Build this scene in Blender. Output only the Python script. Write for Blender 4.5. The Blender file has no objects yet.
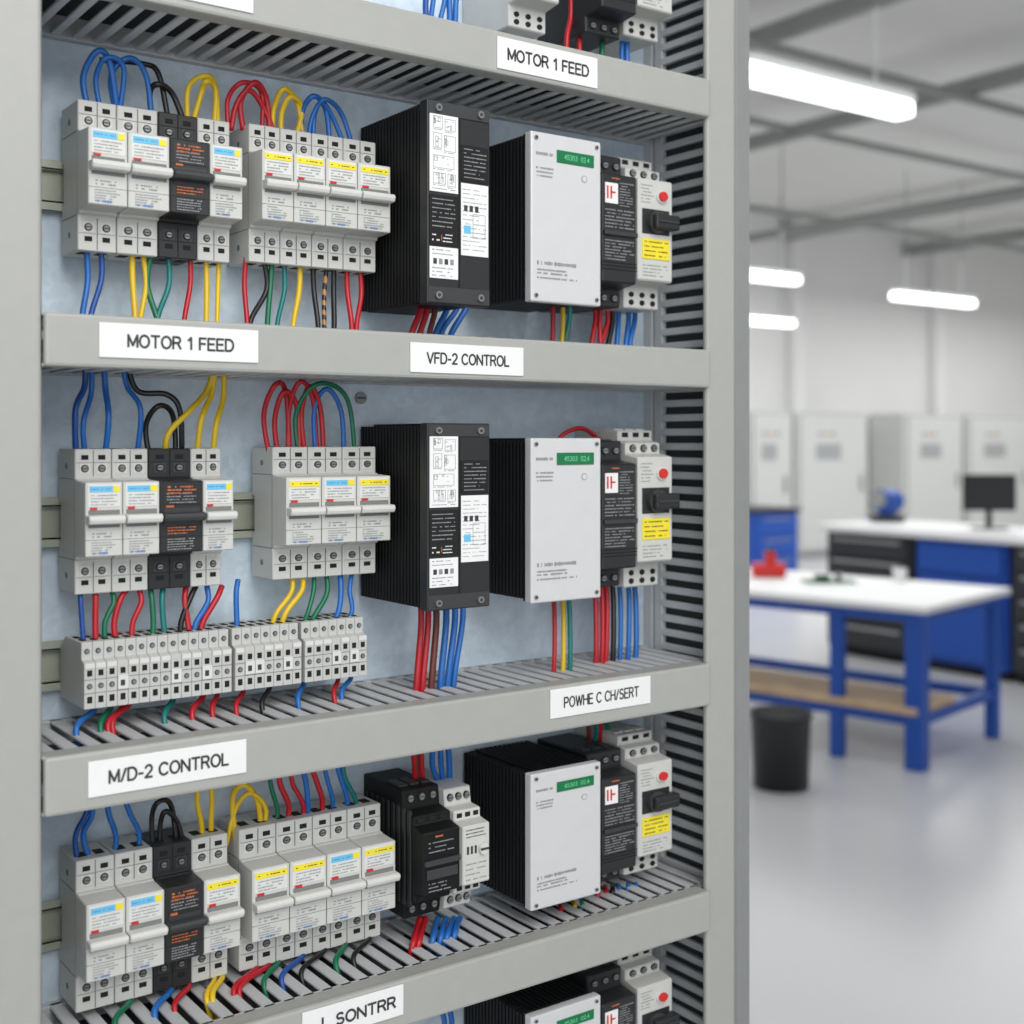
import bpy, bmesh, math, random
from mathutils import Vector, Matrix
random.seed(4)
F=1269.0; HY=440.0; CX=512.0; A=math.radians(35.7)
SA,CA=math.sin(A),math.cos(A)
D=0.80; CAMZ=1.5; YB=0.912
def ray(px):
    u=(px-CX)/F
    return SA+CA*u, CA-SA*u
def PX(px,Y):
    dx,dy=ray(px); return dx/dy*Y
def PZ(px,py,Y):
    dx,dy=ray(px); return CAMZ+Y/dy*(HY-py)/F
def P(px,py,Y): return Vector((PX(px,Y),Y,PZ(px,py,Y)))
def W(r,f,z): return Vector((r*CA+f*SA,-r*SA+f*CA,z))

# ---------------------------------------------------------------- materials
def s2l(c):
    return tuple((x/12.92 if x<=0.04045 else ((x+0.055)/1.055)**2.4) for x in c)
MC={}
def mat(name,rgb,rough=0.5,metal=0.0,var=0.04,scale=60,emit=0,bump=0.0,spec=0.5):
    if name in MC: return MC[name]
    m=bpy.data.materials.new(name); m.use_nodes=True
    nt=m.node_tree; b=nt.nodes['Principled BSDF']
    c=s2l(tuple(v/255 for v in rgb))
    tc=nt.nodes.new('ShaderNodeTexCoord')
    n=nt.nodes.new('ShaderNodeTexNoise'); n.inputs['Scale'].default_value=scale; n.inputs['Detail'].default_value=3
    nt.links.new(tc.outputs['Object'],n.inputs['Vector'])
    r=nt.nodes.new('ShaderNodeValToRGB')
    r.color_ramp.elements[0].position=0.3; r.color_ramp.elements[1].position=0.7
    r.color_ramp.elements[0].color=tuple(max(0,x*(1-var)) for x in c)+(1,)
    r.color_ramp.elements[1].color=tuple(min(1,x*(1+var)) for x in c)+(1,)
    nt.links.new(n.outputs['Fac'],r.inputs['Fac'])
    nt.links.new(r.outputs['Color'],b.inputs['Base Color'])
    b.inputs['Roughness'].default_value=rough; b.inputs['Metallic'].default_value=metal
    b.inputs['Specular IOR Level'].default_value=spec
    if emit:
        b.inputs['Emission Color'].default_value=c+(1,); b.inputs['Emission Strength'].default_value=emit
    if bump:
        bp=nt.nodes.new('ShaderNodeBump'); bp.inputs['Strength'].default_value=bump; bp.inputs['Distance'].default_value=0.001
        nt.links.new(n.outputs['Fac'],bp.inputs['Height']); nt.links.new(bp.outputs['Normal'],b.inputs['Normal'])
    MC[name]=m; return m
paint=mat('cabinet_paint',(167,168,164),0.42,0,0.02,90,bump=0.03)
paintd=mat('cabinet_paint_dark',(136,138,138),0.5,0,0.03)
tray=mat('tray_grey',(196,198,200),0.5,0,0.03)
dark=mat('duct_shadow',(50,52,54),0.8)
ductg=mat('duct_grey',(192,195,197),0.55)
galv=mat('galvanised_steel',(214,230,243),0.42,0.08,0.09,34)
nt=galv.node_tree; v=nt.nodes.new('ShaderNodeTexVoronoi'); v.inputs['Scale'].default_value=160
mx=nt.nodes.new('ShaderNodeMixRGB'); mx.blend_type='MULTIPLY'; mx.inputs[0].default_value=0.13
tc=[n for n in nt.nodes if n.type=='TEX_COORD'][0]; nt.links.new(tc.outputs['Object'],v.inputs['Vector'])
ramp=[n for n in nt.nodes if n.type=='VALTORGB'][0]
bwn=nt.nodes.new('ShaderNodeRGBToBW'); nt.links.new(v.outputs['Color'],bwn.inputs[0])
nt.links.new(ramp.outputs[0],mx.inputs[1]); nt.links.new(bwn.outputs[0],mx.inputs[2])
nt.links.new(mx.outputs[0],nt.nodes['Principled BSDF'].inputs['Base Color'])
dinm=mat('din_rail_metal',(165,170,155),0.4,0.3)
plas=mat('grey_plastic',(200,201,197),0.45,0,0.02)
plasm=mat('grey_plastic_block',(192,193,190),0.5,0,0.03)
plas2=mat('grey_plastic_light',(211,211,208),0.4,0,0.02)
sticker=mat('sticker_grey',(216,217,215),0.5,0,0.01)
blk=mat('black_plastic',(36,37,39),0.45,0,0.05)
blk2=mat('black_anodised',(15,16,17),0.55,0.1,0.05,spec=0.35)
blk3=mat('charcoal_plastic',(54,56,58),0.5)
white=mat('label_white',(234,235,235),0.5,0,0.01)
ink=mat('ink_dark',(54,54,56),0.6)
inkg=mat('ink_grey',(140,142,145),0.6)
inkl=mat('ink_light',(158,160,162),0.6)
steel=mat('screw_steel',(140,142,142),0.4,0.6)
hole=mat('hole_black',(26,26,27),0.9)
holeg=mat('hole_grey',(66,67,68),0.9)
stripeb=mat('stripe_blue',(105,190,228),0.5)
stripey=mat('stripe_yellow',(238,220,50),0.5)
orange=mat('print_orange',(190,105,60),0.5)
green=mat('display_green',(14,110,66),0.3,emit=0.05)
greend=mat('display_digits',(110,205,150),0.4,emit=0.15)
alu=mat('brushed_cover',(210,211,212),0.38,0.1,0.02)
redm=mat('button_red',(205,40,35),0.4)
WC={'blue':mat('wire_blue',(34,104,182),0.38,spec=0.5),'red':mat('wire_red',(180,28,40),0.38),
 'yellow':mat('wire_yellow',(220,186,36),0.38),'green':mat('wire_green',(15,108,74),0.38),
 'black':mat('wire_black',(28,28,30),0.38),'brown':mat('wire_brown',(105,48,40),0.4),'teal':mat('wire_teal',(20,116,114),0.38),
 'navy':mat('wire_navy',(34,78,155),0.38)}
st=mat('wire_striped',(205,150,80),0.4); nt=st.node_tree
wv=nt.nodes.new('ShaderNodeTexWave'); wv.bands_direction='DIAGONAL'; wv.inputs['Scale'].default_value=55
tcn=[n for n in nt.nodes if n.type=='TEX_COORD'][0]; nt.links.new(tcn.outputs['Object'],wv.inputs['Vector'])
cr=nt.nodes.new('ShaderNodeValToRGB'); cr.color_ramp.interpolation='CONSTANT'
cr.color_ramp.elements[0].color=(.02,.02,.02,1); cr.color_ramp.elements[1].position=.5; cr.color_ramp.elements[1].color=(.45,.22,.08,1)
nt.links.new(wv.outputs['Fac'],cr.inputs['Fac']); nt.links.new(cr.outputs[0],nt.nodes['Principled BSDF'].inputs['Base Color'])
WC['striped']=st

# ---------------------------------------------------------------- stroke lettering
def arc(cx,cy,rx,ry,a0,a1,n=10):
    return [(cx+rx*math.cos(math.radians(a0+(a1-a0)*i/n)),cy+ry*math.sin(math.radians(a0+(a1-a0)*i/n))) for i in range(n+1)]
GL={
'M':(.86,[[(0,0),(0,1),(.43,.12),(.86,1),(.86,0)]]),
'O':(.88,[arc(.44,.5,.44,.5,0,360,22)]),
'0':(.64,[arc(.32,.5,.32,.5,0,360,20)]),
'T':(.76,[[(0,1),(.76,1)],[(.38,1),(.38,0)]]),
'R':(.72,[[(0,0),(0,1),(.42,1)]+arc(.42,.75,.26,.25,90,-90,8)+[(0,.5)],[(.42,.5),(.72,0)]]),
'P':(.68,[[(0,0),(0,1),(.40,1)]+arc(.40,.74,.26,.26,90,-90,8)+[(0,.48)]]),
'1':(.48,[[(.06,.76),(.34,1),(.34,0)]]),
'F':(.62,[[(0,0),(0,1),(.62,1)],[(0,.52),(.54,.52)]]),
'E':(.66,[[(.66,0),(0,0),(0,1),(.66,1)],[(0,.52),(.58,.52)]]),
'D':(.78,[[(0,0),(0,1),(.34,1)]+arc(.34,.5,.44,.5,90,-90,12)+[(0,0)]]),
'V':(.80,[[(0,1),(.40,0),(.80,1)]]),
'-':(.36,[[(0,.40),(.36,.40)]]),
'2':(.64,[arc(.32,.70,.30,.30,165,-35,10)+[(0,0),(.64,0)]]),
'C':(.82,[arc(.45,.5,.44,.5,42,318,18)]),
'N':(.78,[[(0,0),(0,1),(.78,0),(.78,1)]]),
'L':(.60,[[(0,1),(0,0),(.60,0)]]),
'/':(.40,[[(0,0),(.40,1)]]),
'W':(1.1,[[(0,1),(.28,0),(.55,.95),(.82,0),(1.1,1)]]),
'H':(.76,[[(0,0),(0,1)],[(.76,0),(.76,1)],[(0,.52),(.76,.52)]]),
'S':(.68,[arc(.34,.745,.29,.255,35,250,10)+arc(.34,.265,.32,.265,80,-150,12)]),
'3':(.62,[arc(.30,.75,.28,.25,150,-80,9)+arc(.30,.26,.31,.26,85,-150,10)]),
'4':(.66,[[(.48,0),(.48,1),(0,.3),(.66,.3)]]),
'5':(.62,[[(.56,1),(.10,1),(.04,.52)]+arc(.30,.32,.31,.32,125,-150,12)]),
'.':(.05,[[(0,0),(.05,0)]]),
}
# ---------------------------------------------------------------- mesh builder
class MB:
    def __init__(s): s.bm=bmesh.new(); s.mats=[]
    def mi(s,m):
        if m not in s.mats: s.mats.append(m)
        return s.mats.index(m)
    def add(s,tmp,m,M=None,smooth=False):
        if M is not None: tmp.transform(M)
        i=s.mi(m)
        for f in tmp.faces: f.material_index=i; f.smooth=smooth
        me=bpy.data.meshes.new('tmp'); tmp.to_mesh(me); tmp.free()
        s.bm.from_mesh(me); bpy.data.meshes.remove(me); return s
    def box(s,x0,x1,y0,y1,z0,z1,m,bev=0,seg=1,M=None):
        t=bmesh.new(); bmesh.ops.create_cube(t,size=1)
        for v in t.verts:
            v.co=Vector(((x0+x1)/2+v.co.x*(x1-x0),(y0+y1)/2+v.co.y*(y1-y0),(z0+z1)/2+v.co.z*(z1-z0)))
        if bev: bmesh.ops.bevel(t,geom=t.edges[:],offset=bev,segments=seg,affect='EDGES',profile=0.5)
        return s.add(t,m,M)
    def prism(s,prof,x0,x1,m,bev=0,M=None):
        t=bmesh.new()
        a=[t.verts.new((x0,y,z)) for y,z in prof]; b=[t.verts.new((x1,y,z)) for y,z in prof]
        t.faces.new(a); t.faces.new(b[::-1]); n=len(prof)
        for i in range(n): t.faces.new((a[i],b[i],b[(i+1)%n],a[(i+1)%n]))
        bmesh.ops.recalc_face_normals(t,faces=t.faces[:])
        if bev: bmesh.ops.bevel(t,geom=t.edges[:],offset=bev,segments=1,affect='EDGES',profile=0.5)
        return s.add(t,m,M)
    def cyl(s,c,r,d,m,axis='Y',seg=14,r2=None,M=None):
        t=bmesh.new(); bmesh.ops.create_cone(t,cap_ends=True,segments=seg,radius1=r,radius2=r if r2 is None else r2,depth=d)
        R={'Z':Matrix.Identity(4),'Y':Matrix.Rotation(math.pi/2,4,'X'),'X':Matrix.Rotation(math.pi/2,4,'Y')}[axis]
        T=Matrix.Translation(c)@R
        if M is not None: T=M@T
        return s.add(t,m,T)
    def tube(s,pts,r,m,seg=8,sub=7):
        pts=[Vector(p) for p in pts]
        if len(pts)>2:
            e=[pts[0]*2-pts[1]]+pts+[pts[-1]*2-pts[-2]]; q=[]
            for i in range(1,len(e)-2):
                p0,p1,p2,p3=e[i-1:i+3]
                for k in range(sub):
                    t=k/sub
                    q.append(0.5*((2*p1)+(p2-p0)*t+(2*p0-5*p1+4*p2-p3)*t*t+(3*p1-p0-3*p2+p3)*t**3))
            q.append(pts[-1])
        else: q=pts
        t=bmesh.new(); rings=[]; n=None
        for i,p in enumerate(q):
            tg=(q[min(i+1,len(q)-1)]-q[max(i-1,0)]).normalized()
            if n is None: n=tg.orthogonal().normalized()
            else: n=(n-tg*n.dot(tg)).normalized()
            b=tg.cross(n)
            rings.append([t.verts.new(p+(n*math.cos(2*math.pi*k/seg)+b*math.sin(2*math.pi*k/seg))*r) for k in range(seg)])
        for a,b in zip(rings,rings[1:]):
            for k in range(seg): t.faces.new((a[k],a[(k+1)%seg],b[(k+1)%seg],b[k]))
        t.faces.new(rings[0][::-1]); t.faces.new(rings[-1])
        bmesh.ops.recalc_face_normals(t,faces=t.faces[:])
        return s.add(t,m,None,True)
    def text(s,txt,cx,y,cz,w,m,maxh=None,wt=.15):
        tot=0
        for c in txt: tot+=(.48 if c==' ' else GL[c][0]+.24)
        tot-=.24
        sx=w/tot; sy=maxh or sx
        tt=wt*min(sx,sy)/2
        t=bmesh.new(); x=cx-w/2; lift=0
        for c in txt:
            if c==' ': x+=.48*sx; continue
            for st in GL[c][1]:
                q=[(x+a*sx,cz+(b-.5)*sy) for a,b in st]
                for i,(a,b) in enumerate(zip(q,q[1:])):
                    dx,dz=b[0]-a[0],b[1]-a[1]; L=math.hypot(dx,dz)
                    if L<1e-7: continue
                    nx,nz=-dz/L*tt,dx/L*tt
                    ex,ez=(dx/L*tt*.6,dz/L*tt*.6)
                    yy=y-lift; lift=(lift+.000002)%.00002
                    f=t.faces.new([t.verts.new(p) for p in ((a[0]-ex+nx,yy,a[1]-ez+nz),(a[0]-ex-nx,yy,a[1]-ez-nz),(b[0]+ex-nx,yy,b[1]+ez-nz),(b[0]+ex+nx,yy,b[1]+ez+nz))])
            x+=(GL[c][0]+.24)*sx
        return s.add(t,m)
    def mesh(s,name):
        me=bpy.data.meshes.new(name); s.bm.to_mesh(me); s.bm.free()
        for m in s.mats: me.materials.append(m)
        return me
COL=bpy.context.scene.collection
def obj(name,data,parent=None,loc=None,label=None):
    o=bpy.data.objects.new(name,data); COL.objects.link(o)
    if parent: o.parent=parent
    if loc is not None: o.location=loc
    if label: o['label']=label
    return o
def top(o,label,cat,group=None):
    o['label']=label; o['category']=cat
    if group: o['group']=group
    return o
def structure(name,mb):
    o=obj(name,mb.mesh(name)); o['kind']='structure'; return o
def root(name,label,cat,loc,scale=(1,1,1),group=None,rot=0):
    e=bpy.data.objects.new(name,None); e.empty_display_size=0.02; COL.objects.link(e)
    e.location=loc; e.scale=scale; e.rotation_euler=(0,0,rot)
    return top(e,label,cat,group)
KIT={}
def place(kit,name,label,cat,loc,scale=(1,1,1),group=None):
    e=root(name,label,cat,loc,scale,group)
    for pn,me,T,lb in KIT[kit]:
        o=obj(pn,me,e,T,lb)
    return e

# ================================================================ CABINET
cab=root('electrical_cabinet','tall open grey steel control cabinet filled with switchgear','electrical cabinet',(0.5,YB,0))
def cpart(name,mb,label=None,parent=None):
    me=mb.mesh(name)
    par=parent or cab
    me.transform(Matrix.Translation(-Vector((0.5,YB,0))))
    o=obj(name,me,par,None,label)
    return o
XL=0.275*D; XR=0.9805*D; XD=0.812; XO=1.0515*D
TOPZ=2.16
cpart('back_panel',MB().box(0.14,XO,YB,YB+0.004,0.08,TOPZ,galv),'pale galvanised steel mounting plate')
m=MB().box(0.1,XL,D,D+0.03,0.0,TOPZ,paint,0.0025,2)
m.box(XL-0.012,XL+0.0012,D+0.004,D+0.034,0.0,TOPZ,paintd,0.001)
cpart('corner_post',m)
m=MB().box(XR,1.024*D,D,D+0.006,0.0,TOPZ,paint,0.0022,2)
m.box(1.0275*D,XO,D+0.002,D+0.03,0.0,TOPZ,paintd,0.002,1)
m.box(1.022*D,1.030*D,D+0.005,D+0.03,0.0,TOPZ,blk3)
cpart('corner_post',m)
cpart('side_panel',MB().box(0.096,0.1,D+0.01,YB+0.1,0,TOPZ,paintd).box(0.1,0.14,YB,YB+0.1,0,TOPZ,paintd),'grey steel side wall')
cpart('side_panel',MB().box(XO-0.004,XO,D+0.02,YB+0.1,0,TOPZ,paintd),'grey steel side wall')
cpart('roof_panel',MB().box(0.096,XO,D,YB+0.1,TOPZ,TOPZ+0.02,paint,0.002))
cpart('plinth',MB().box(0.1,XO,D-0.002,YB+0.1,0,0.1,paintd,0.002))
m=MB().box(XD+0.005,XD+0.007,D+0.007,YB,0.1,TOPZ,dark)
m.box(XD-0.001,XD+0.005,0.887,0.898,0.1,TOPZ,ductg,0.0008)
m.box(XD-0.002,XD+0.005,0.900,YB,0.1,TOPZ,ductg,0.0008)
m.box(XD-0.001,XD+0.005,D+0.007,D+0.014,0.1,TOPZ,ductg,0.0006)
z=0.7
while z<TOPZ-0.02:
    m.box(XD-0.001,XD+0.004,D+0.012,0.889,z,z+0.0066,ductg,0.0008)
    z+=0.0134
cpart('slotted_duct',m,'vertical grey slotted wiring duct')

rails=[(.3927,.3513),(.0982,.0567),(-.2433,-.2891),(-.4909,-.5345),(-.78,-.822)]
RZ=[]
shelves=[]
for zt,zb in rails:
    zt=CAMZ+zt*D; zb=CAMZ+zb*D; RZ.append((zt,zb))
    m=MB().box(XL+0.0008,XR+0.001,D-0.004,D+0.003,zb,zt,paint,0.0022,2)
    m.box(XL,XR,D,D+0.014,zt-0.002,zt,paint,0.0006)
    m.box(XL,XR,D,D+0.012,zb,zb+0.002,paint,0.0006)
    sh=cpart('shelf_rail',m,'painted grey horizontal front rail')
    shelves.append(sh)
    m=MB()
    x=XL+0.004
    while x<XD-0.01:
        m.box(x,x+0.0092,D+0.012,YB-0.004,zt-0.0035,zt-0.001,tray,0.0007)
        m.box(x,x+0.0062,D+0.012,YB-0.002,zb+0.001,zb+0.0035,tray,0.0006)
        x+=0.0150
    m.box(XL,XD,YB-0.008,YB,zb,zt-0.001,tray,0.0006)
    m.box(XL,XD,D+0.012,D+0.018,zt-0.004,zt-0.001,tray,0.0006)
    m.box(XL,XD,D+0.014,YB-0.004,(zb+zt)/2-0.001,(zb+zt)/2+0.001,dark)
    cpart('slotted_tray',m,'slotted grey wiring tray',parent=sh)
def nlabel(sh,px0,pt,pb,px1,txt,tw=0.8,th=None,off=0):
    Y=D-0.0045
    x0,x1=PX(px0,Y),PX(px1,Y); zt,zb=PZ(px0,pt,Y),PZ(px0,pb,Y)
    m=MB().box(x0,x1,Y-0.0008,Y+0.0003,zb,zt,white,0.0002)
    if txt: m.text(txt,(x0+x1)/2+off*(x1-x0),Y-0.0011,(zt+zb)/2,(x1-x0)*tw,ink,maxh=th or (zt-zb)*0.34,wt=.215)
    cpart('name_label',m,'white printed name label'+((' reading '+txt) if txt else ''),parent=shelves[sh])
nlabel(0,497,36,68,597,'MOTOR 1 FEED')
nlabel(0,150,-34,-8,253,None)
nlabel(1,99,322,357,258,'MOTOR 1 FEED',0.66)
nlabel(1,410,342,372,523,'VFD-2 CONTROL',0.72)
nlabel(2,88,762,798,246,'M/D-2 CONTROL',0.75)
nlabel(2,550,690,719,650,'POWHE C CH/SERT',0.74)
nlabel(3,302,1013,1045,403,'L SONTRR',0.72,None,.05)
p=P(360,398,YB)
m=MB().cyl((p.x,YB-0.001,p.z),0.005,0.003,steel); m.box(p.x-0.004,p.x+0.004,YB-0.003,YB-0.0024,p.z-0.0006,p.z+0.0006,ink)
cpart('panel_screw',m,'small steel screw')

# ================================================================ BREAKERS
def bars(mb,x0,x1,y,z0,z1,m,n,th=0.0007,seed=1):
    rr=random.Random(seed)
    for i in range(n):
        z=z1-(z1-z0)*(i+0.5)/n
        x=x0; end=x1-(x1-x0)*rr.choice((0,0,.1,.3))
        while x<end-0.0006:
            w=rr.uniform(0.0006,0.0022); w=min(w,end-x)
            if rr.random()<0.88:
                hh=th*rr.uniform(.7,1.1)
                mb.box(x,x+w,y-0.0002,y,z-hh/2,z+hh/2,m)
            x+=w+0.0004
pblue=mat('print_blue',(90,130,190))
seamp=mat('plastic_seam',(120,121,120),0.7)
def breaker_kit(kind):
    w=0.0255; hx=w/2-0.0003
    isb=kind=='black'
    pm=blk if isb else plas; pl=blk3 if isb else plas2; sm_=hole if isb else seamp
    parts=[]
    m=MB().prism([(0,0),(-.037,0),(-.037,.0235),(-.0405,.0245),(-.0405,.0262),(-.060,.0275),(-.060,.0775),(-.0405,.0785),(-.0405,.0790),(-.037,.0795),(-.037,.1),(0,.1),(0,.062),(-.004,.062),(-.004,.034),(0,.034)],-hx,hx,pm,0.0006)
    # terminal pockets
    for z in (.0865,.0942,.0080,.0158):
        for x in (-.0058,.0058):
            if z in (.0865,.0158):
                m.box(x-.0036,x+.0036,-.0373,-.0368,z-.0036,z+.0036,pl,.0001)
                m.cyl((x,-.0373,z),.0027,.0008,holeg if not isb else hole,seg=14)
            else:
                m.box(x-.0024,x+.0024,-.0374,-.0368,z-.0016,z+.0016,hole)
    m.box(-.0003,.0003,-.0373,-.0368,.081,.099,sm_).box(-.0003,.0003,-.0373,-.0368,.001,.022,sm_)
    m.box(-hx+.0008,hx-.0008,-.0372,-.0368,.0903,.0907,sm_)
    m.box(-hx+.0008,hx-.0008,-.0372,-.0368,.0115,.0118,sm_)
    # side mould seams
    m.box(-hx-.0002,-hx+.0002,-.036,-.002,.0790,.0795,sm_).box(-hx-.0002,-hx+.0002,-.036,-.002,.0235,.0240,sm_)
    m.box(-hx-.0002,-hx+.0002,-.0362,-.0357,.0240,.0790,sm_)
    for zz in (.012,.088): m.cyl((-hx,-.018,zz),.0022,.0006,sm_,axis='X',seg=12)
    for x in (-.0058,.0058):
        m.box(x-.0030,x+.0030,-.029,-.019,.0997,.1003,hole)
        m.box(x-.0030,x+.0030,-.029,-.019,-.0003,.0003,hole)
    m.box(-hx+.002,hx-.002,-.0606,-.0595,.0470,.0588,blk3 if isb else seamp)
    m.box(-hx,hx,-.0602,-.0595,.0385,.0388,sm_)
    m.box(-hx+.003,-hx+.0075,-.0612,-.0598,.0592,.0606,redm if not isb else orange)
    parts.append(('body',m.mesh('breaker_body'),None,None))
    sm=MB().cyl((0,0,0),.0019,.0012,steel,seg=12).box(-.0017,.0017,-.0009,-.0005,-.0003,.0003,ink).mesh('terminal_screw')
    for z in (.0865,.0158):
        for x in (-.0058,.0058):
            parts.append(('terminal_screw',sm,(x,-.0377,z),None))
    lm=MB().prism([(-.058,.0490),(-.0675,.0496),(-.0690,.0530),(-.0678,.0554),(-.058,.0558)],-hx+.0002,hx-.0002,pl,0.0008)
    parts.append(('toggle_lever',lm.mesh('toggle_lever'),None,None))
    l=MB().box(-hx+.0015,hx-.0015,-.0604,-.0598,.0608,.0765,pm if isb else sticker,.0002)
    if kind=='blue':
        l.box(-.0098,.0056,-.0608,-.0603,.0710,.0750,stripeb); l.box(.0060,.0104,-.0608,-.0603,.0710,.0750,stripey)
        bars(l,-.0090,.0050,-.0608,.0720,.0740,pblue,1,.0006,seed=22)
    elif kind=='yellow':
        l.box(-.0106,.0106,-.0608,-.0603,.0708,.0748,stripey)
        bars(l,-.0090,.0090,-.0608,.0718,.0738,ink,1,.0006,seed=21)
    else:
        bars(l,-.0085,.0085,-.0605,.0680,.0745,orange,3,.0012,seed=5)
    bars(l,-.0090,.0085,-.0605,.0615,.0698,inkl if not isb else inkg,4,.0008,seed=len(kind))
    if kind=='black':
        bars(l,-.0085,.0085,-.0605,.0400,.0460,orange,3,.0009,seed=8)
    bars(l,-.0085,.0075,-.0602,.0290,.0378,inkl if not isb else inkg,5,.0008,seed=len(kind)+3)
    if not isb:
        bars(l,-.0080,.0050,-.0602,.0398,.0440,inkg,2,.0009,seed=31)
        bars(l,-.0075,.002,-.0603,.0290,.0306,pblue,1,.0012,seed=33)
    parts.append(('rating_label',l.mesh('rating_label'),None,'printed rating label'))
    KIT['b_'+kind]=parts
for k in ('blue','yellow','black'): breaker_kit(k)
LBL={'blue':'light grey circuit breaker with blue marker on a metal rail','yellow':'light grey circuit breaker with yellow marker on a metal rail','black':'black circuit breaker with orange print among grey ones'}
YBK=0.904; YN=YBK-0.060; YT=YBK-0.037
def breaker_group(edges,kinds,pxr,ytop,ybot,grp):
    zt=PZ(pxr,ytop,YT); zb=PZ(pxr,ybot,YT)
    for i,k in enumerate(kinds):
        x0,x1=PX(edges[i],YN),PX(edges[i+1],YN)
        place('b_'+k,'circuit_breaker',LBL[k],'circuit breaker',((x0+x1)/2,YBK,zb),((x1-x0)/.0255,1,(zt-zb)/.1),grp)
    return zt,zb
g1=breaker_group([88,128,170,210,243],['blue','blue','black','blue'],80,99,250,'circuit breakers in the upper row')
breaker_group([262,294,326,358,391],['yellow']*4,255,124,262,'circuit breakers in the upper row')
g2=breaker_group([85,123,160,203,234],['blue','blue','black','blue'],75,449,595,'circuit breakers in the middle row')
breaker_group([286,322,357,391],['yellow','blue','yellow'],275,447,580,'circuit breakers in the middle row')
g3=breaker_group([86,126,165,204,241],['blue','blue','black','yellow'],75,862,1014,'circuit breakers in the lower row')
breaker_group([252,290,327,362,396],['yellow','yellow','blue','yellow'],240,830,972,'circuit breakers in the lower row')
def din(zc,xa,xb):
    m=MB().box(xa,xb,YB-.003,YB,zc-.012,zc+.012,dinm,.0004)
    m.box(xa,xb,YB-.0078,YB-.003,zc-.012,zc-.0105,dinm).box(xa,xb,YB-.0078,YB-.003,zc+.0105,zc+.012,dinm)
    m.box(xa,xb,YB-.0078,YB-.0066,zc-.0175,zc-.0105,dinm,.0003).box(xa,xb,YB-.0078,YB-.0066,zc+.0105,zc+.0175,dinm,.0003)
    cpart('mounting_rail',m,'galvanised top-hat mounting rail')
for g in (g1,g2,g3): din(g[0]*.48+g[1]*.52,XL-.02,PX(343,YB))

# ================================================================ TERMINAL BLOCKS
YTB=0.850; n=28
zt=PZ(84,644,YTB); zb=PZ(84,710,YTB); xa=PX(84,YTB); xb=PX(367,YTB)
w=(xb-xa-.005)/n; h=zt-zb; hx=w/2-.00012
m=MB().prism([(0,0),(-.054,0),(-.054,h*.70),(-.048,h*.74),(-.048,h),(-.012,h),(0,h*.8)],-hx,hx,plasm,.0003)
q=hx*.46
for a,b,mt in ((.09,.19,hole),(.50,.59,hole)): m.box(-q,q,-.0543,-.0538,h*a,h*b,mt)
m.cyl((0,-.0541,h*.345),hx*.52,.0006,holeg,seg=12)
m.cyl((0,-.0483,h*.86),hx*.5,.0006,holeg,seg=12)
m.box(-hx,hx,-.0542,-.0538,h*.235,h*.245,seamp).box(-hx,hx,-.0542,-.0538,h*.44,h*.45,seamp)
m.box(-hx*.5,hx*.5,-.042,-.034,h-.0003,h+.0004,hole)
m.box(-hx*.5,hx*.5,-.028,-.020,h-.0003,h+.0004,hole)
tm=m.mesh('terminal_body')
scr=MB().cyl((0,0,0),hx*.36,.0010,steel,seg=10).mesh('terminal_screw')
mk=MB().box(-hx*.9,hx*.9,-.0545,-.0539,h*.62,h*.69,sticker).mesh('marker_tag')
KIT['tb']=[('body',tm,None,None),('terminal_screw',scr,(0,-.0545,h*.345),None),('terminal_screw',scr,(0,-.0487,h*.86),None),('marker_tag',mk,None,None)]
mark2=MB().box(-hx*.98,hx*.98,-.0550,-.0539,h*.26,h*.47,sticker).box(-hx*.5,hx*.3,-.0552,-.0550,h*.31,h*.40,ink).mesh('marker_tag')
KIT['tb2']=[('body',tm,None,None),('terminal_screw',scr,(0,-.0487,h*.86),None),('marker_tag',mark2,None,None)]
for i in range(n):
    gap=0.0 if i<14 else (.0025 if i<21 else .005)
    k='tb2' if i in (3,8,11,15,16,19,24,26) else 'tb'
    place(k,'terminal_block','light grey feed-through terminal block in a tight row','terminal block',(xa+w*(i+.5)+gap,YTB+.054,zb),(1,1,1),'terminal blocks in a row')
din((zt+zb)/2,XL-.02,PX(343,YB))
TBZ=(zt,zb)

# ================================================================ POWER CONTROLLERS
def fins(m,xl,xr,y0,y1,z0,z1,pitch=.0048,th=.0028,mt=blk2):
    m.box(xl+.008,xr,y0,y1,z0,z1,mt)
    y=y0
    while y<y1-.001:
        m.box(xl,xl+.010,y,y+th,z0,z1,mt,.0003)
        y+=pitch
w,h,d=.057,.153,.105; hx=w/2
hs=MB(); fins(hs,-hx,hx-.004,-d+.012,-.001,0.002,h-.002)
for k in range(9):
    x=-hx+.012+k*.0047
    hs.box(x,x+.0018,-d+.014,-.004,h-.003,h,blk2)
fp=MB().box(-hx,hx,-d,-d+.011,0,h,blk,.0012,2)
fp.box(-hx+.001,hx-.001,-d-.001,-d,h-.011,h-.001,blk3,.0004).box(-hx+.001,hx-.001,-d-.001,-d,.001,.013,blk3,.0004)
fp.box(-.0003,.0007,-d-.0006,-d,.013,h-.011,hole)
def frame(mb,x0,x1,z0,z1,y,mt,t=.0005):
    for q in ((x0,x1,z0,z0+t),(x0,x1,z1-t,z1),(x0,x0+t,z0,z1),(x1-t,x1,z0,z1)):
        mb.box(q[0],q[1],y-.0002,y,q[2],q[3],mt)
l1=MB().box(-hx+.002,-.0012,-d-.0008,-d,h*.55,h*.94,white,.0002)
rr=random.Random(12)
X0=-hx+.002;Wd=hx-.0032;Z0=h*.55;H=h*.39
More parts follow.
